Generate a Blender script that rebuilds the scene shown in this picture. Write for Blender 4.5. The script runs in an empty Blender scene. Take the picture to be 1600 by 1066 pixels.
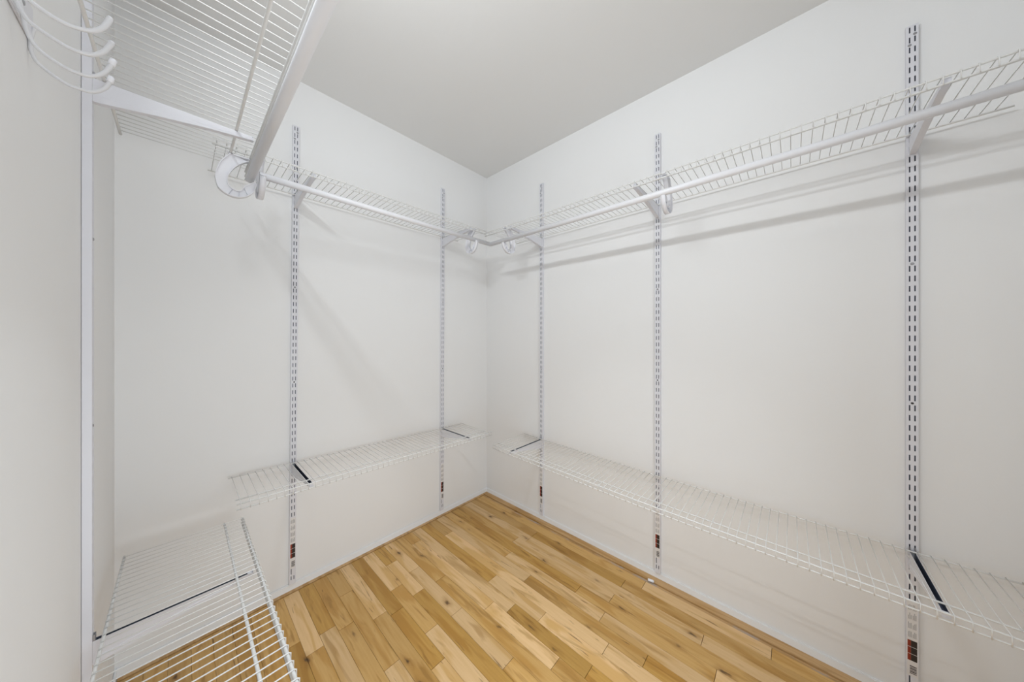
import bpy, bmesh, math, random
from mathutils import Vector, Matrix
random.seed(7)
S = bpy.context.scene
COL = S.collection

# ------------------------------------------------------------------ camera, world, lamp, exposure
TH = math.radians(47.34)
cd = bpy.data.cameras.new('camera'); cam = bpy.data.objects.new('camera', cd); COL.objects.link(cam)
cam.location = (0, 0, 1.198); cam.rotation_euler = (math.pi/2, 0, -TH)
cd.sensor_width = 36; cd.lens = 475.4/1600*36; cd.shift_y = -6.3/1600; cd.clip_start = .01
S.camera = cam
w = bpy.data.worlds.new('world'); S.world = w; w.use_nodes = True
w.node_tree.nodes['Background'].inputs[0].default_value = (.8, .85, .9, 1)
w.node_tree.nodes['Background'].inputs[1].default_value = .3
# linear lamp on the left wall above the top shelf (out of frame)
ld = bpy.data.lights.new('wall_lamp', 'AREA'); ld.shape = 'RECTANGLE'; ld.size = .05; ld.size_y = .60; ld.energy = 9.0
ld.color = (.915, .965, 1.0)
lo = bpy.data.objects.new('wall_lamp', ld); COL.objects.link(lo); lo.location = (-.10, .50, 2.20)
lo.rotation_euler = (0, -math.radians(92), 0)
# fill light added beyond the open doorway behind the camera
dl = bpy.data.lights.new('doorway_fill', 'AREA'); dl.shape = 'RECTANGLE'; dl.size = .80; dl.size_y = 1.2; dl.energy = 14.4
dl.color = (.885, .95, 1.0)
do = bpy.data.objects.new('doorway_fill', dl); COL.objects.link(do)
do.location = (.31, -.80, .68); do.rotation_euler = (math.pi/2, 0, 0)
# unseen fill under the ceiling, added to brighten floor and lower walls
rl_ = bpy.data.lights.new('ceiling_fill', 'AREA'); rl_.shape = 'DISK'; rl_.size = .16; rl_.energy = 3.7; rl_.spread = math.radians(75)
rl_.color = (.87, .945, 1.0)
ro = bpy.data.objects.new('ceiling_fill', rl_); COL.objects.link(ro); ro.location = (.62, .58, 2.424)
vs = S.view_settings; vs.view_transform = 'Standard'; vs.look = 'None'; vs.gamma = 1; vs.use_curve_mapping = False
vs.exposure = 0.0

# ------------------------------------------------------------------ materials
def nt(name):
    m = bpy.data.materials.new(name); m.use_nodes = True
    return m, m.node_tree, m.node_tree.nodes['Principled BSDF']
def paint(name, col, rough=.55, bump=0.0, scale=120, var=.0, metal=0):
    m, t, b = nt(name); b.inputs['Roughness'].default_value = rough; b.inputs['Metallic'].default_value = metal
    N, L = t.nodes, t.links
    geo = N.new('ShaderNodeNewGeometry')
    nz = N.new('ShaderNodeTexNoise'); nz.inputs['Scale'].default_value = 2.2; nz.inputs['Detail'].default_value = 3
    L.new(geo.outputs['Position'], nz.inputs['Vector'])
    mx = N.new('ShaderNodeMix'); mx.data_type = 'RGBA'
    mx.inputs[6].default_value = (*[c*(1-var) for c in col], 1); mx.inputs[7].default_value = (*[min(1, c*(1+var)) for c in col], 1)
    L.new(nz.outputs['Fac'], mx.inputs[0]); L.new(mx.outputs[2], b.inputs['Base Color'])
    if bump:
        n2 = N.new('ShaderNodeTexNoise'); n2.inputs['Scale'].default_value = scale; n2.inputs['Detail'].default_value = 2
        L.new(geo.outputs['Position'], n2.inputs['Vector'])
        bp = N.new('ShaderNodeBump'); bp.inputs['Strength'].default_value = bump; bp.inputs['Distance'].default_value = .002
        L.new(n2.outputs['Fac'], bp.inputs['Height']); L.new(bp.outputs['Normal'], b.inputs['Normal'])
    return m
M = {}
M['wall'] = paint('wall_paint', (.86, .86, .86), .6, .06, 160, .012)
M['ceil'] = paint('ceiling_paint', (.82, .82, .815), .8, .08, 140, .012)
M['trim'] = paint('trim_paint', (.90, .91, .92), .4, .05, 60, .02)
M['white'] = paint('white_enamel', (.755, .755, .80), .38, .02, 300, .01)
M['wire'] = paint('white_vinyl_wire', (.77, .765, .75), .42, .02, 300, .01)
M['rod'] = paint('white_tube', (.82, .82, .85), .35, .02, 300, .01)
M['hook'] = paint('hook_enamel', (.70, .70, .72), .35, .02, 300, .01)
M['plastic'] = paint('white_plastic', (.84, .84, .88), .4, .02, 300, .01)
M['recess_shade'] = paint('recess_shade_steel', (.085, .10, .145), .4, .03, 200, .2, .2)  # bare steel insides with the shade of deep recesses put into the colour
M['screw'] = paint('grey_screw_steel', (.38, .38, .40), .35, .03, 200, .1, .6)
M['paper'] = paint('label_paper', (.78, .76, .75), .5, .02, 200, .01)
M['ink'] = paint('grey_print', (.36, .355, .36), .6, .02, 200, .03)
M['black'] = paint('black_print', (.025, .02, .02), .5, .02, 200, .1)
M['red'] = paint('red_print', (.28, .035, .015), .5, .02, 200, .05)
M['sub'] = paint('subfloor_dark', (.10, .055, .02), .8, .05, 90, .2)

def wood(name, base, dark, streak, knot=.5, painted=False):
    m, t, b = nt(name); N, L = t.nodes, t.links
    b.inputs['Roughness'].default_value = .38
    geo = N.new('ShaderNodeNewGeometry'); oi = N.new('ShaderNodeObjectInfo')
    def mul(a, k):
        n = N.new('ShaderNodeMath'); n.operation = 'MULTIPLY'; L.new(a, n.inputs[0]); n.inputs[1].default_value = k; return n.outputs[0]
    rnd = mul(oi.outputs['Random'], 57.0)
    def noise(sx, sy, scale, det, dist=0.0, off=0):
        mp = N.new('ShaderNodeMapping'); mp.inputs['Scale'].default_value = (sx, sy, 1)
        mp.inputs['Location'].default_value = (off, off*1.7, 0)
        L.new(geo.outputs['Position'], mp.inputs['Vector'])
        n = N.new('ShaderNodeTexNoise'); n.noise_dimensions = '4D'; n.inputs['Scale'].default_value = scale
        n.inputs['Detail'].default_value = det; n.inputs['Distortion'].default_value = dist
        L.new(mp.outputs['Vector'], n.inputs['Vector']); L.new(rnd, n.inputs['W']); return n.outputs['Fac']
    def ramp(f, pts):
        r = N.new('ShaderNodeValToRGB'); e = r.color_ramp.elements
        e[0].position, e[0].color = pts[0][0], (*[pts[0][1]]*3, 1); e[1].position, e[1].color = pts[1][0], (*[pts[1][1]]*3, 1)
        L.new(f, r.inputs['Fac']); return r.outputs['Color']
    def mix(fac, a, bcol):
        n = N.new('ShaderNodeMix'); n.data_type = 'RGBA'; L.new(fac, n.inputs[0])
        for i, c in ((6, a), (7, bcol)):
            if isinstance(c, tuple): n.inputs[i].default_value = (*c, 1)
            else: L.new(c, n.inputs[i])
        return n.outputs[2]
    fine = noise(1, .05, 150, 5, .3)
    c = mix(ramp(fine, ((.35, 0), (.75, 1))), base, dark)
    wide = noise(1, .13, 19, 2, 1.0, 21)                            # broad tone drift inside one board
    c = mix(ramp(wide, ((.50, 0), (.60, .8))), c, tuple(x*k for x, k in zip(dark, (.88, .80, .56))))
    band = noise(1, .12, 24, 3, 1.4, 3)                            # heartwood bands
    c = mix(ramp(band, ((.57, 0), (.66, streak))), c, tuple(x*k for x, k in zip(dark, (.64, .56, .36))))
    st = noise(1, .085, 30, 4, 3.2, 9)                             # thin brown mineral streaks
    c = mix(ramp(st, ((.66, 0), (.715, knot))), c, (.17, .085, .024))
    mp = N.new('ShaderNodeMapping'); mp.inputs['Scale'].default_value = (1, .42, 1); L.new(geo.outputs['Position'], mp.inputs['Vector'])
    dn = N.new('ShaderNodeTexNoise'); dn.inputs['Scale'].default_value = 45; dn.inputs['Detail'].default_value = 2
    L.new(mp.outputs['Vector'], dn.inputs['Vector'])
    va = N.new('ShaderNodeVectorMath'); va.operation = 'MULTIPLY_ADD'; va.inputs[1].default_value = (.030, .022, 0)
    L.new(dn.outputs['Color'], va.inputs[0]); L.new(mp.outputs['Vector'], va.inputs[2])
    vo = N.new('ShaderNodeTexVoronoi'); vo.voronoi_dimensions = '2D'; vo.inputs['Scale'].default_value = 12
    L.new(va.outputs[0], vo.inputs['Vector'])
    sp = N.new('ShaderNodeSeparateColor'); L.new(vo.outputs['Color'], sp.inputs[0])
    gate = ramp(sp.outputs[0], ((.66, 0), (.95, 1)))
    def kmix(c, r0, r1, col, amt):
        k = ramp(vo.outputs['Distance'], ((r0, amt), (r1, 0))); m2 = N.new('ShaderNodeMath'); m2.operation = 'MULTIPLY'
        L.new(k, m2.inputs[0]); L.new(gate, m2.inputs[1]); return mix(m2.outputs[0], c, col)
    c = kmix(c, .03, .24, tuple(x*k for x, k in zip(dark, (.62, .52, .34))), .75)
    c = kmix(c, .02, .085, (.075, .034, .010), .95)
    if painted:
        pn = noise(1, .3, 22, 5, 1.5, 5)
        c = mix(ramp(pn, ((.50, 0), (.62, .75))), c, (.40, .33, .29))
    hs = N.new('ShaderNodeHueSaturation')
    mr = N.new('ShaderNodeMapRange'); mr.inputs['To Min'].default_value = .88; mr.inputs['To Max'].default_value = 1.08
    L.new(oi.outputs['Random'], mr.inputs['Value']); L.new(mr.outputs['Result'], hs.inputs['Value']); L.new(c, hs.inputs['Color'])
    L.new(hs.outputs['Color'], b.inputs['Base Color'])
    bp = N.new('ShaderNodeBump'); bp.inputs['Strength'].default_value = .08; bp.inputs['Distance'].default_value = .001
    L.new(fine, bp.inputs['Height']); L.new(bp.outputs['Normal'], b.inputs['Normal'])
    return m
M['pale'] = wood('pale_maple', (.72, .475, .235), (.655, .415, .185), .65, .85)
M['honey'] = wood('honey_maple', (.60, .36, .122), (.53, .30, .086), .75, .85)
M['gold'] = wood('golden_maple', (.515, .29, .066), (.44, .23, .046), .85, .9)
M['edge'] = wood('edge_strip_wood', (.60, .375, .175), (.50, .29, .11), .4, .5)
M['edge_worn'] = wood('worn_edge_strip_wood', (.58, .35, .15), (.44, .26, .11), .5, .8, True)

# ------------------------------------------------------------------ mesh helpers
def bm_box(bm, x0, x1, y0, y1, z0, z1, mat=0):
    v = [bm.verts.new((x, y, z)) for z in (z0, z1) for y in (y0, y1) for x in (x0, x1)]
    for f in ((0, 2, 3, 1), (4, 5, 7, 6), (0, 1, 5, 4), (2, 6, 7, 3), (0, 4, 6, 2), (1, 3, 7, 5)):
        bm.faces.new([v[i] for i in f]).material_index = mat
def bm_tube(bm, pts, r, n=8, cap=True, radii=None):
    pts = [Vector(p) for p in pts]; rings = []; up = None
    for i, p in enumerate(pts):
        d = (pts[min(i+1, len(pts)-1)] - pts[max(i-1, 0)]).normalized()
        if up is None:
            up = Vector((0, 0, 1)) if abs(d.z) < .9 else Vector((0, 1, 0))
        a = (up - d*up.dot(d)).normalized(); up = a; c = d.cross(a)
        rr = radii[i] if radii else r
        rings.append([bm.verts.new(p + (a*math.cos(2*math.pi*k/n) + c*math.sin(2*math.pi*k/n))*rr) for k in range(n)])
    for A, B in zip(rings, rings[1:]):
        for k in range(n): bm.faces.new((A[k], A[(k+1) % n], B[(k+1) % n], B[k])).smooth = True
    if cap: bm.faces.new(rings[0][::-1]); bm.faces.new(rings[-1])
def obj(name, bm, mats, parent=None, loc=(0, 0, 0), rz=0):
    bmesh.ops.recalc_face_normals(bm, faces=bm.faces)
    me = bpy.data.meshes.new(name); bm.to_mesh(me); bm.free()
    for m in (mats if isinstance(mats, (list, tuple)) else [mats]): me.materials.append(M[m])
    o = bpy.data.objects.new(name, me); COL.objects.link(o); o.location = loc; o.rotation_euler = (0, 0, rz)
    if parent: o.parent = parent
    return o
def share(name, me, parent, loc=(0, 0, 0), rot=(0, 0, 0)):
    o = bpy.data.objects.new(name, me); COL.objects.link(o); o.parent = parent; o.location = loc; o.rotation_euler = rot
    return o
def thing(name, label, cat, loc, rot=(0, 0, 0), group=None):
    o = bpy.data.objects.new(name, None); COL.objects.link(o); o.location = loc; o.rotation_euler = rot
    o.empty_display_size = .05; o['label'] = label; o['category'] = cat
    if group: o['group'] = group
    return o
def tag(o, label, cat, group=None):
    o['label'] = label; o['category'] = cat
    if group: o['group'] = group
def struct(name, bm, m, parent=None):
    o = obj(name, bm, m, parent)
    if parent is None: o['kind'] = 'structure'
    return o
def catmull(P, n=6):
    P = [Vector(p) for p in P]; out = []
    for i in range(len(P)-1):
        p0, p1, p2, p3 = P[max(i-1, 0)], P[i], P[i+1], P[min(i+2, len(P)-1)]
        for k in range(n):
            t = k/n
            out.append(.5*((2*p1) + (p2-p0)*t + (2*p0-5*p1+4*p2-p3)*t*t + (3*p1-p0-3*p2+p3)*t**3))
    out.append(P[-1]); return out

# ------------------------------------------------------------------ the room
XL, XR, YB, YF, HC = -.160, 1.603, 1.745, -.505, 2.43
b = bmesh.new(); bm_box(b, XL-.1, XR+.1, YB, YB+.1, -.05, HC+.05); struct('wall_back', b, 'wall')
b = bmesh.new(); bm_box(b, XR, XR+.1, YF-.1, YB, -.05, HC+.05); struct('wall_right', b, 'wall')
b = bmesh.new(); bm_box(b, XL-.1, XL, YF-.1, YB, -.05, HC+.05); struct('wall_left', b, 'wall')
b = bmesh.new()                                                    # front wall with the doorway the photographer stands in
bm_box(b, XL, -.10, YF-.1, YF, -.05, HC+.05); bm_box(b, .72, XR, YF-.1, YF, -.05, HC+.05); bm_box(b, -.10, .72, YF-.1, YF, 2.04, HC+.05)
struct('wall_front', b, 'wall')
b = bmesh.new(); bm_box(b, XL-.1, XR+.1, YF-.1, YB, HC, HC+.05); struct('ceiling', b, 'ceil')
b = bmesh.new(); bm_box(b, XL, XR, YF-.6, YB, -.06, -.018); floor = struct('floor', b, 'sub')
def skirting(name, x0, x1, y0, y1, ax):
    b = bmesh.new(); bm_box(b, x0, x1, y0, y1, 0.0, .034)
    e = [q for q in b.edges if all(v.co.z > .03 for v in q.verts)]
    bmesh.ops.bevel(b, geom=e, offset=.0045, segments=3, affect='EDGES')
    struct(name, b, 'trim')
skirting('baseboard_back', XL, XR, YB-.006, YB, 0)
skirting('baseboard_right', XR-.006, XR, YF, YB-.006, 1)
skirting('baseboard_left', XL, XL+.006, YF, YB-.006, 1)

# planks: rows run along Y, row k lies between X = 1.540 - .0583*(k+1) and X = 1.540 - .0583*k
JOINTS = {20: [1.338], 19: [1.396, .62], 18: [1.3585, .70], 17: [1.532, 1.075, .45], 16: [1.304, .62], 15: [1.27, .955, .4],
          14: [1.391, 1.090, .50], 13: [1.562, 1.291, .66], 12: [1.431, 1.0755, .767, .35], 11: [1.2825, .56], 10: [1.612, .994, .6396, .2],
          9: [.9145, .536, .1], 8: [1.0945, .788, .25], 7: [1.542, .528, .05], 6: [.968, .40], 5: [1.153, .599, .1], 4: [.749, .2],
          3: [1.204, .609, -.05], 2: [1.15, .2615], 1: [1.15, .605, -.1], 0: [.528, .058]}
TONES = {20: 'ph', 19: 'gp', 18: 'hhh', 17: 'hhpp', 16: 'phh', 15: 'ggpp', 14: 'phph', 13: 'gpgh', 12: 'ppph', 11: 'hhh', 10: 'hpphp',
         9: 'pggp', 8: 'gpph', 7: 'hppg', 6: 'phg', 5: 'hpph', 4: 'ghp', 3: 'hphg', 2: 'ppp', 1: 'hghh', 0: 'hph'}
TN = {'p': 'pale', 'h': 'honey', 'g': 'gold'}
PW = .0583
def plank(x0, x1, y0, y1, mat):
    g = .00035
    b = bmesh.new(); bm_box(b, x0+g, x1-g, y0+g*2, y1-g*2, -.018, random.uniform(-.0002, .0002))
    e = [q for q in b.edges if all(v.co.z > -.01 for v in q.verts)]
    bmesh.ops.bevel(b, geom=e, offset=.0005, segments=1, affect='EDGES')
    obj('plank', b, mat, floor)
Y0, Y1 = YF-.55, 1.7195
for k in range(0, 30):
    x1 = 1.540 - PW*k; x0 = x1 - PW
    if x1 < XL: break
    x0 = max(x0, XL+.001)
    js = JOINTS.get(k) or sorted([random.uniform(.9, 1.5), random.uniform(.2, .7)], reverse=True)
    ys = [Y1] + js + [min(js)-random.uniform(.35, .6), Y0]
    tn = TONES.get(k, 'hghgph')
    for i in range(len(ys)-1):
        plank(x0, x1, ys[i+1], ys[i], TN[(tn + 'phghp')[i]])
b = bmesh.new(); bm_box(b, XL+.007, 1.556, 1.7215, YB-.006, -.018, .0025); obj('edge_strip', b, 'edge', floor)
b = bmesh.new(); bm_box(b, 1.5415, 1.5565, Y0, 1.7195, -.018, -.0025); obj('edge_strip', b, 'edge_worn', floor)['label'] = 'narrow worn strip with grey paint smears'
b = bmesh.new(); bm_box(b, 1.559, XR-.006, Y0, YB-.0065, -.018, .0025); obj('edge_strip', b, 'edge', floor)
b = bmesh.new()                                                    # floor of the hall beyond the doorway carries on with the planks

# ------------------------------------------------------------------ slotted wall standards (uprights)
SW, SD, PITCH, SLOT = .025, .0145, .032, .0185
def standard_mesh(z0, z1, slot_lo, slot_hi, gap):
    """channel with two columns of real slots, local x along wall, -y out of wall, z up"""
    b = bmesh.new()
    yf, yb, t = -(gap+SD), -gap, .0012
    xs = [-SW/2, -.0069, -.0038, .0038, .0069, SW/2]
    zs = [z0]; holes = set(); z = slot_lo
    for extra in ((z0+.020, z0+.038), ):
        zs += list(extra); holes.add((len(zs)-2, 1)); holes.add((len(zs)-2, 3))
    zs += [z0+.046, z0+.074]; holes.add((len(zs)-2, 1))
    while z + SLOT < slot_hi:
        zs += [z, z+SLOT]; holes.add((len(zs)-2, 1)); holes.add((len(zs)-2, 3)); z += PITCH
    zs.append(z1)
    for y, flip in ((yf, 0), (yf+t, 1)):
        V = [[b.verts.new((x, y, zz)) for x in xs] for zz in zs]
        for i in range(len(zs)-1):
            for j in range(5):
                if (i, j) in holes: continue
                b.faces.new((V[i][j], V[i][j+1], V[i+1][j+1], V[i+1][j]))
        if not flip: F = V
        else:
            for (i, j) in holes:                                   # slot walls through the sheet
                q = [(i, j), (i, j+1), (i+1, j+1), (i+1, j)]
                for (a, c), (d, e) in zip(q, q[1:]+q[:1]):
                    b.faces.new((F[a][c], F[d][e], V[d][e], V[a][c]))
    for s in (-1, 1):
        x = s*SW/2
        bm_box(b, min(x, x-s*t), max(x, x-s*t), yf+.00002, yb, z0, z1)
    bm_box(b, -SW/2, SW/2, yf+.00002, yb, z1-.0008, z1)
    return b
screw_b = bmesh.new()
bmesh.ops.create_cone(screw_b, cap_ends=True, segments=14, radius1=.0042, radius2=.0026, depth=.0016, matrix=Matrix.Rotation(math.pi/2, 4, 'X'))
scr = bpy.data.meshes.new('screw'); screw_b.to_mesh(scr); screw_b.free(); scr.materials.append(M['screw'])
hole_b = bmesh.new()
bmesh.ops.create_cone(hole_b, cap_ends=True, segments=14, radius1=.0034, radius2=.0030, depth=.0006, matrix=Matrix.Rotation(math.pi/2, 4, 'X'))
hol = bpy.data.meshes.new('screw_hole'); hole_b.to_mesh(hol); hole_b.free(); hol.materials.append(M['black'])
def standard(loc, rz, lean, label, z0=.035, z1=2.200, gap=.0, sticker=True, slot_lo=.352):
    t = thing('wall_standard', label, 'shelf track', loc, (0, lean, rz), 'white slotted wall standards')
    t.rotation_mode = 'XYZ'
    t.matrix_world = Matrix.Translation(loc) @ Matrix.Rotation(rz, 4, 'Z') @ Matrix.Rotation(lean, 4, 'Y')
    obj('channel', standard_mesh(z0, z1, slot_lo, z1-.004, gap), 'white', t)
    b = bmesh.new(); bm_box(b, -SW/2+.0014, SW/2-.0014, -gap-.0095, -gap-.0005, z0+.001, z1-.001); obj('slot_shade_strip', b, 'recess_shade', t)  # dark strip added to stand in for shade behind the slots
    yf = -(gap+SD)
    k = lambda z: slot_lo + PITCH*round((z-slot_lo-SLOT-.006)/PITCH) + SLOT + .0066
    share('screw', scr, t, (0, yf-.0008, k(1.432)))
    share('screw_hole', hol, t, (0, yf-.0002, k(.985)))
    share('screw', scr, t, (-.0053, yf-.0008, k(2.13))); share('screw', scr, t, (.0053, yf-.0008, k(2.155)))
    if sticker:
        b = bmesh.new(); bm_box(b, -.0105, .0105, yf-.0003, yf, .108, .345); lab = obj('label', b, 'paper', t)
        y = yf-.0005
        b = bmesh.new(); rr = random.Random(3)
        for z in (.320, .290, .260, .232):
            for x in (-.0085, -.0058, -.0031, .001, .0037, .0064):
                l = rr.uniform(.012, .022); bm_box(b, x, x+.0013, y, yf-.0003, z, z+l)
        obj('fine_print', b, 'ink', lab)
        b = bmesh.new(); b2 = bmesh.new()
        for i in range(3):
            z = .158 + .0222*i
            bm_box(b, -.0095, -.0030, y, yf-.0003, z, z+.0208); bm_box(b2, -.0029, .0095, y, yf-.0003, z, z+.0208)
        obj('red_panel', b, 'red', lab); obj('black_panel', b2, 'black', lab)
        b = bmesh.new(); x = -.0055
        for i in range(6):
            bm_box(b, -.005, .0085, y, yf-.0003, .1165+.0045*i, .1165+.0045*i+(.0030 if i % 2 else .0022))
        obj('barcode', b, 'black', lab)
    return t
RB, RR, RL = 0.0, -math.pi/2, math.pi/2
standard((.3527, YB, 0), RB, .0070, 'white slotted wall standard on the back wall nearer the left wall')
standard((1.185, YB, 0), RB, .0047, 'white slotted wall standard on the back wall nearer the far corner')
standard((XR, 1.2054, 0), RR, 0, 'white slotted wall standard on the right wall closest to the far corner')
standard((XR, .4887, 0), RR, 0, 'middle white slotted wall standard on the right wall')
standard((XR, -.2831, 0), RR, 0, 'largest white slotted wall standard, nearest the right edge of the photo')
standard((XL, 1.2375, 0), RL, 0, 'white wall standard seen edge-on on the left wall, below the hook rack', gap=.0008)

# ------------------------------------------------------------------ ventilated wire shelves
DW, LIP = .0254, .0228
def shelf(loc, rz, L, yb, yf, label, f=lambda x: 0.0, heavy=False):
    """local x along the wall from 0..L, back rail at y=-yb, front rail at y=-yf, z=0 is the deck"""
    t = thing('wire_shelf', label, 'shelf', loc, (0, 0, rz), 'white ventilated wire shelves')
    n = max(2, int(L/.12)); xs = [L*i/n for i in range(n+1)]
    def rail(name, y, z, r):
        b = bmesh.new(); bm_tube(b, [(x, y, z+f(x)) for x in xs], r, 8); obj(name, b, 'wire', t)
    rw, rr, rb, rl, mid = (.0015, .0036, .0035, .0033, .052) if heavy else (.00122, .0026, .0026, .0024, .043)
    rail('back_rail', -yb, -rb-rw, rb)
    rail('middle_rail', -(yf-mid), -rr-rw, rr)
    rail('front_rail', -yf+.0008, -rr-rw, rr)
    rail('lip_rail', -yf+.0008, -LIP, rl)
    b = bmesh.new()
    bm_tube(b, [(0, -yb+.003, 0), (0, -yf-.001, 0), (0, -yf-rr-.0012, -.003), (0, -yf-rr-.0012, -LIP-.002)], rw, 6)
    me = bpy.data.meshes.new('cross_wire'); bmesh.ops.recalc_face_normals(b, faces=b.faces); b.to_mesh(me); b.free(); me.materials.append(M['wire'])
    x = .011
    while x < L-.004:
        share('cross_wire', me, t, (x, 0, f(x))); x += DW
    return t
def lerp(pts):
    def f(x):
        for (a, u), (c, v) in zip(pts, pts[1:]):
            if x <= c: return u + (v-u)*(x-a)/(c-a)
        return pts[-1][1]
    return f
ZUR, ZUB, ZUL = 1.849, 1.871, 1.828          # upper decks: right, back, left
ZLR, ZLB, ZLL = .523, .602, .478             # lower decks
shelf((XR, 1.412, ZUR), RR, 1.869, .025, .320, 'white wire shelf high on the right wall, rising toward the right edge')
shelf((XR, 1.345, 0), RR, 1.842, .025, .320, 'white wire shelf low on the right wall, sloping up to the far corner',
      lerp([(0, .5445), (.14, .540), (.85, .5205), (1.10, .5185), (1.63, .5165), (1.842, .5165)]))
shelf((.070, YB, ZUB), RB, 1.239, .023, .315, 'white wire shelf high on the back wall, running into the far corner')
shelf((.130, YB, 0), RB, 1.228, .023, .315, 'white wire shelf low on the back wall', lerp([(0, .6135), (.22, .610), (1.05, .590), (1.228, .587)]))
shelf((XL, .30, ZUL), RL, 1.222, .032, .324, 'white wire shelf seen from below at top left, over the big bracket', heavy=True)
shelf((XL, .30, ZLL), RL, 1.320, .032, .324, 'white wire shelf at the bottom left corner, seen from above', heavy=True)

# ------------------------------------------------------------------ brackets: folded channel arms
def bracket(loc, rz, label, reach, up=True):
    """origin on the front face of the standard at deck height; arm runs out along -y"""
    t = thing('shelf_bracket', label, 'bracket', loc, (0, 0, rz), 'white shelf brackets')
    top = -.0085; w, th = .0066, .0011
    prof = [(0.0, -.064), (.012, -.064), (.10, -.047), (.20, -.0305), (reach-.012, -.0215), (reach, -.0190)]   # (distance, lower edge)
    b = bmesh.new()
    for s in (-1, 1):
        for (xa, mi) in ((s*w, 0), (s*(w-th), 1)):
            T = [b.verts.new((xa, -d, top)) for d, z in prof]; B = [b.verts.new((xa, -d, z)) for d, z in prof]
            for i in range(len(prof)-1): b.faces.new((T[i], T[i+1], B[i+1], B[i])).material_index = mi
        for i in range(len(prof)-1):                               # top edge of the plate
            (d0, _), (d1, _) = prof[i], prof[i+1]
            b.faces.new([b.verts.new(p) for p in ((s*w, -d0, top), (s*w, -d1, top), (s*(w-th), -d1, top), (s*(w-th), -d0, top))])
    for i in range(len(prof)-1):                                   # floor of the channel
        (d0, z0), (d1, z1) = prof[i], prof[i+1]
        b.faces.new([b.verts.new(p) for p in ((-w, -d0, z0), (w, -d0, z0), (w, -d1, z1), (-w, -d1, z1))])
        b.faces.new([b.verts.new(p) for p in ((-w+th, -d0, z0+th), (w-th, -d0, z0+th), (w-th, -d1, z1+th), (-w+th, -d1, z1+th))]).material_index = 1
    b.faces.new([b.verts.new(p) for p in ((-w, -reach, top), (w, -reach, top), (w, -reach, prof[-1][1]), (-w, -reach, prof[-1][1]))])
    me = bpy.data.meshes.new('arm'); b.to_mesh(me); b.free(); me.materials.append(M['white']); me.materials.append(M['recess_shade'])  # inner faces have the channel's shade in their colour
    share('arm', me, t)
    b = bmesh.new(); w += .0005; bm_box(b, -w, w, -reach-.0015, -reach+.010, -.0198, -.0105)
    bm_box(b, -w, w, -reach-.0035, -reach-.0015, -.0195, -.0060); obj('front_tip', b, 'white', t)
    for s in (-1, 1):                                              # pressed rib along the lower edge of each plate
        b = bmesh.new(); o_ = w - .0005; rr = [(d, z+.0004, z+.0125*(1-d/reach)+.0035) for d, z in prof[1:-1]]
        for (d0, a0, c0), (d1, a1, c1) in zip(rr, rr[1:]):
            q = [(s*(o_+.0011), -d0, a0), (s*(o_+.0011), -d1, a1), (s*(o_+.0011), -d1, c1), (s*(o_+.0011), -d0, c0)]
            q2 = [(s*o_, p[1], p[2]+(.0012 if k > 1 else 0)) for k, p in enumerate(q)]
            A = [b.verts.new(p) for p in q]; B = [b.verts.new(p) for p in q2]
            b.faces.new(A)
            for k in range(4): b.faces.new((A[k], A[(k+1) % 4], B[(k+1) % 4], B[k]))
        bmesh.ops.remove_doubles(b, verts=b.verts, dist=1e-6)
        obj('side_rib', b, 'white', t)
    for s in (-1, 1):
        b = bmesh.new(); bm_box(b, s*.0053-.0010, s*.0053+.0010, -.004, .004, -.062, -.050)
        bm_box(b, s*.0053-.0010, s*.0053+.0010, -.004, .004, -.004, .006); bm_box(b, s*.0053-.0010, s*.0053+.0010, -.004, -.0005, -.050, -.004)
        obj('slot_hook', b, 'screw', t)
    return t
FB, FR, FL = YB-SD, XR-SD, XL+SD+.0008
def leanx(x0, k, z): return x0 + k*z
bracket((leanx(.3527, .0070, ZUB), FB, ZUB), RB, 'white bracket under the high back shelf near its left end', .290)
bracket((leanx(1.185, .0047, ZUB), FB, ZUB), RB, 'white bracket under the high back shelf near the far corner', .290)
bracket((leanx(.3527, .0070, .61), FB, .609), RB, 'white bracket with dark inside under the low back shelf near its left end', .290)
bracket((leanx(1.185, .0047, .59), FB, .590), RB, 'white bracket under the low back shelf near the far corner', .290)
bracket((FR, 1.2054, ZUR), RR, 'white bracket under the high right shelf closest to the far corner', .294)
bracket((FR, .4887, ZUR), RR, 'white bracket on the middle standard under the high right shelf', .294)
bracket((FR, -.2831, ZUR), RR, 'white bracket under the high right shelf near the right edge', .294)
bracket((FR, 1.2054, .5395), RR, 'white bracket under the low right shelf closest to the far corner', .294)
bracket((FR, -.2831, .5165), RR, 'open white bracket with dark inside under the low right shelf near the right edge', .294)
bracket((FL, 1.2375, ZUL-.0012), RL, 'large white bracket seen from below under the top left shelf', .2925)
bracket((FL, 1.2375, ZLL-.0012), RL, 'long white bracket seen through the wires of the bottom left shelf', .2925)

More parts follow.
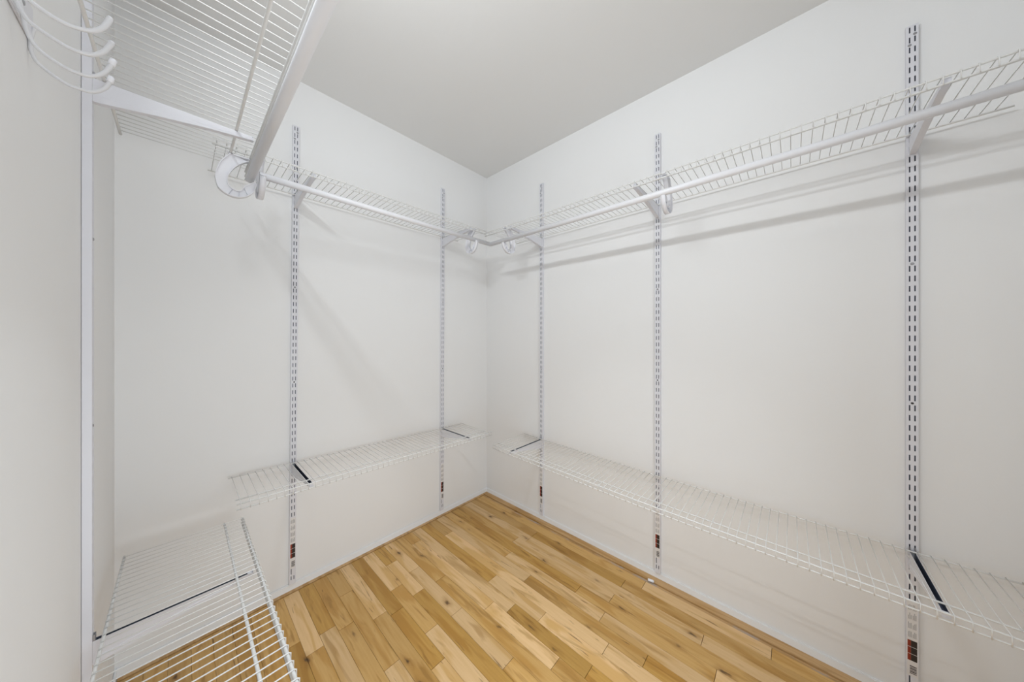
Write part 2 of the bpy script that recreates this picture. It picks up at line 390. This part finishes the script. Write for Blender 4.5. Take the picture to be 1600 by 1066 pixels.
# ------------------------------------------------------------------ clothes rods and their holders
def rod(loc, rz, L, label, dz=0.0):
    b = bmesh.new(); R = .0125; n = 24
    V = []
    for x, r in ((0, R), (L, R), (L, R-.0012), (0, R-.0012)):
        z = dz*x/L
        V.append([b.verts.new((x, r*math.cos(2*math.pi*k/n), z+r*math.sin(2*math.pi*k/n))) for k in range(n)])
    for A, B in ((0, 1), (1, 2), (2, 3), (3, 0)):
        for k in range(n): b.faces.new((V[A][k], V[A][(k+1) % n], V[B][(k+1) % n], V[B][k])).smooth = A in (0, 2)
    o = obj('closet_rod', b, 'rod', None, loc, rz); tag(o, label, 'closet rod', 'white closet rods')
    return o
rod((XR-.328, 1.352, 1.762), RR, 1.845, 'white closet rod under the high right shelf')
rod((.192, YB-.311, 1.7905), RB, 1.162, 'white closet rod under the high back shelf', .005)
rod((XL+.325, .30, 1.763), RL, 1.132, 'thick white closet rod crossing the top left, nearest the camera')

OUT = [(-.046, 0), (-.057, -.006), (-.078, -.040), (-.088, -.077), (-.088, -.102), (-.080, -.127), (-.057, -.142), (-.030, -.1425), (-.007, -.130), (.010, -.108), (.0165, -.080)]
INN = [(-.004, -.009), (-.026, -.026), (-.045, -.051), (-.056, -.075), (-.059, -.090), (-.056, -.108), (-.041, -.120), (-.026, -.1175), (-.0155, -.098), (.002, -.082), (.0140, -.072)]
def holder(loc, rz, label, drop=0.0):
    """origin at the front rail, deck height; plate lies in the local y-z plane, -y toward the room"""
    t = thing('rod_holder', label, 'rod holder', loc, (0, 0, rz), 'white C-shaped rod holders')
    o = [(p.x, p.y) for p in catmull([(a, c, 0) for a, c in OUT], 4)]; i = [(p.x, p.y) for p in catmull([(a, c, 0) for a, c in INN], 4)]
    P = lambda x, q: (x, -q[0], q[1] - .009)
    b = bmesh.new(); hw = .0015
    A = [[b.verts.new(P(s*hw, q)) for q in o] for s in (-1, 1)]; Bv = [[b.verts.new(P(s*hw, q)) for q in i] for s in (-1, 1)]
    for k in range(len(o)-1):
        for s in (0, 1): b.faces.new((A[s][k], A[s][k+1], Bv[s][k+1], Bv[s][k]))
    obj('web', b, 'plastic', t)
    def rim(name, q, sgn):
        b = bmesh.new(); W = .009; th = .0022; ring = []
        for k, p in enumerate(q):
            p0, p1 = q[max(k-1, 0)], q[min(k+1, len(q)-1)]
            d = Vector((p1[0]-p0[0], p1[1]-p0[1])).normalized(); nrm = Vector((-d.y, d.x))*sgn*th
            pp = (p[0]+nrm.x, p[1]+nrm.y)
            ring.append([b.verts.new(P(-W, p)), b.verts.new(P(W, p)), b.verts.new(P(W, pp)), b.verts.new(P(-W, pp))])
        for a, c in zip(ring, ring[1:]):
            for k in range(4): b.faces.new((a[k], a[(k+1) % 4], c[(k+1) % 4], c[k])).smooth = k in (0, 2)
        b.faces.new(ring[0]); b.faces.new(ring[-1]); obj(name, b, 'plastic', t)
    rim('outer_rim', o, 1); rim('inner_rim', i, -1)
    b = bmesh.new(); bm_box(b, -.009, .009, .0035, .050, -.0125, -.0095); obj('clip_bar', b, 'plastic', t)
    for yy in (.0005, .052):
        b = bmesh.new()
        pts = [(0, yy+.0052*math.cos(a), -.0045+.0052*math.sin(a)) for a in [math.radians(d) for d in range(-170, 30, 25)]]
        for (p, q) in zip(pts, pts[1:]):
            vs_ = [b.verts.new((sx, r[1], r[2])) for r in (p, q) for sx in (-.006, .006)]
            b.faces.new((vs_[0], vs_[1], vs_[3], vs_[2]))
        bmesh.ops.remove_doubles(b, verts=b.verts, dist=1e-5); bmesh.ops.solidify(b, geom=b.faces[:], thickness=.0015)
        obj('clip', b, 'plastic', t)
    for (u, v) in ((24, 23), (28, 27), (32, 31)):
        b = bmesh.new(); q, r = o[u], i[v]
        vv = [b.verts.new(P(sx, s)) for s in (q, r) for sx in (-.007, .007)]
        b.faces.new((vv[0], vv[1], vv[3], vv[2])); bmesh.ops.solidify(b, geom=b.faces[:], thickness=.0015); obj('rib', b, 'plastic', t)
    return t
holder((XL+.3232, 1.400, ZUL), RL, 'large C-shaped white rod holder hanging at the end of the top left rod')
holder((.200, YB-.3142, ZUB), RB, 'white rod holder at the left end of the high back rod, seen edge-on')
holder((1.222, YB-.3142, ZUB), RB, 'small white rod holder on the back rod beside the far corner')
holder((XR-.3192, 1.245, ZUR), RR, 'small round white rod holder on the right rod beside the far corner')
holder((XR-.3192, .372, ZUR), RR, 'white rod holder on the right rod beside the middle standard')

# ------------------------------------------------------------------ hook rack at the top left
rack = thing('hook_rack', 'white wall rack with four long J-shaped hooks at the top left corner', 'hook rack', (XL, .74, 1.675))
b = bmesh.new(); bm_box(b, .0003, .0040, -.15, .126, -.022, .030)
e = [q for q in b.edges]; bmesh.ops.bevel(b, geom=e, offset=.0012, segments=2, affect='EDGES'); obj('rail', b, 'white', rack)
share('screw', scr, rack, (.0048, .080, .008), (0, 0, math.pi/2)); share('screw', scr, rack, (.0048, -.11, .008), (0, 0, math.pi/2))
HK = {.86: [(-.1545, 1.674), (-.1568, 1.660), (-.1573, 1.6460), (-.1562, 1.6354), (-.1502, 1.6219), (-.1282, 1.6067), (-.112, 1.6050), (-.1005, 1.6080), (-.0905, 1.6185), (-.0855, 1.6290), (-.0827, 1.6402)],
      .79: [(-.1545, 1.672), (-.1520, 1.660), (-.1500, 1.6460), (-.1486, 1.6342), (-.1445, 1.6185), (-.136, 1.6062), (-.1178, 1.5965), (-.1029, 1.5948), (-.0915, 1.5994), (-.0835, 1.6085), (-.0778, 1.6201), (-.0741, 1.6326)],
      .72: [(-.1545, 1.668), (-.1490, 1.650), (-.1450, 1.6330), (-.1413, 1.6220), (-.1375, 1.6110), (-.1305, 1.6010), (-.1073, 1.5905), (-.0938, 1.5895), (-.0844, 1.5930), (-.0764, 1.6020), (-.072, 1.6110), (-.0681, 1.6214)],
      .65: [(-.1545, 1.664), (-.1470, 1.642), (-.1390, 1.615), (-.1300, 1.598), (-.1190, 1.5880), (-.1090, 1.5825), (-.0960, 1.5790), (-.0847, 1.5808), (-.0755, 1.5855), (-.0690, 1.5940), (-.0655, 1.6021), (-.0630, 1.6106)]}
for y, p in HK.items():
    q = catmull([(x-XL, y-.74, z-1.675) for x, z in p], 4)
    b = bmesh.new(); n = len(q); bm_tube(b, q, .0024, 10, True, [.0024 + .0008*max(0, (i/(n-1)-.62)/.38) for i in range(n)]); h = obj('hook', b, 'hook', rack)
    b = bmesh.new()
    if y > .75:
        d = (q[-1]-q[-4]).normalized(); bm_tube(b, [q[-1]-d*.006, q[-1]-d*.0055, q[-1]+d*.0035, q[-1]+d*.005], .004, 12, True, [.0032, .0040, .0040, .0026]); obj('tip_cap', b, 'plastic', h)
    else:
        d = (q[-1]-q[-4]).normalized(); bm_tube(b, [q[-1]-d*.001, q[-1]+d*.0015, q[-1]+d*.0025], .003, 10, True, [.0030, .0026, .0012]); obj('tip_cap', b, 'plastic', h)

# ------------------------------------------------------------------ small white cap lying on the floor
cap = thing('end_cap', 'small white plastic end cap lying on the floor below the middle right standard', 'end cap', (1.554, .51, .0001), (0, 0, math.radians(-78)))
b = bmesh.new(); bm_tube(b, [(-.012, 0, .0062), (-.011, 0, .0062), (.010, 0, .0062), (.012, 0, .0062)], .006, 14, True, [.0052, .006, .006, .0045]); obj('sleeve', b, 'plastic', cap)
b = bmesh.new(); bm_tube(b, [(.0121, 0, .0062), (.0142, 0, .0062), (.0150, 0, .0062)], .004, 12, True, [.0042, .0042, .003]); obj('stub', b, 'plastic', cap)
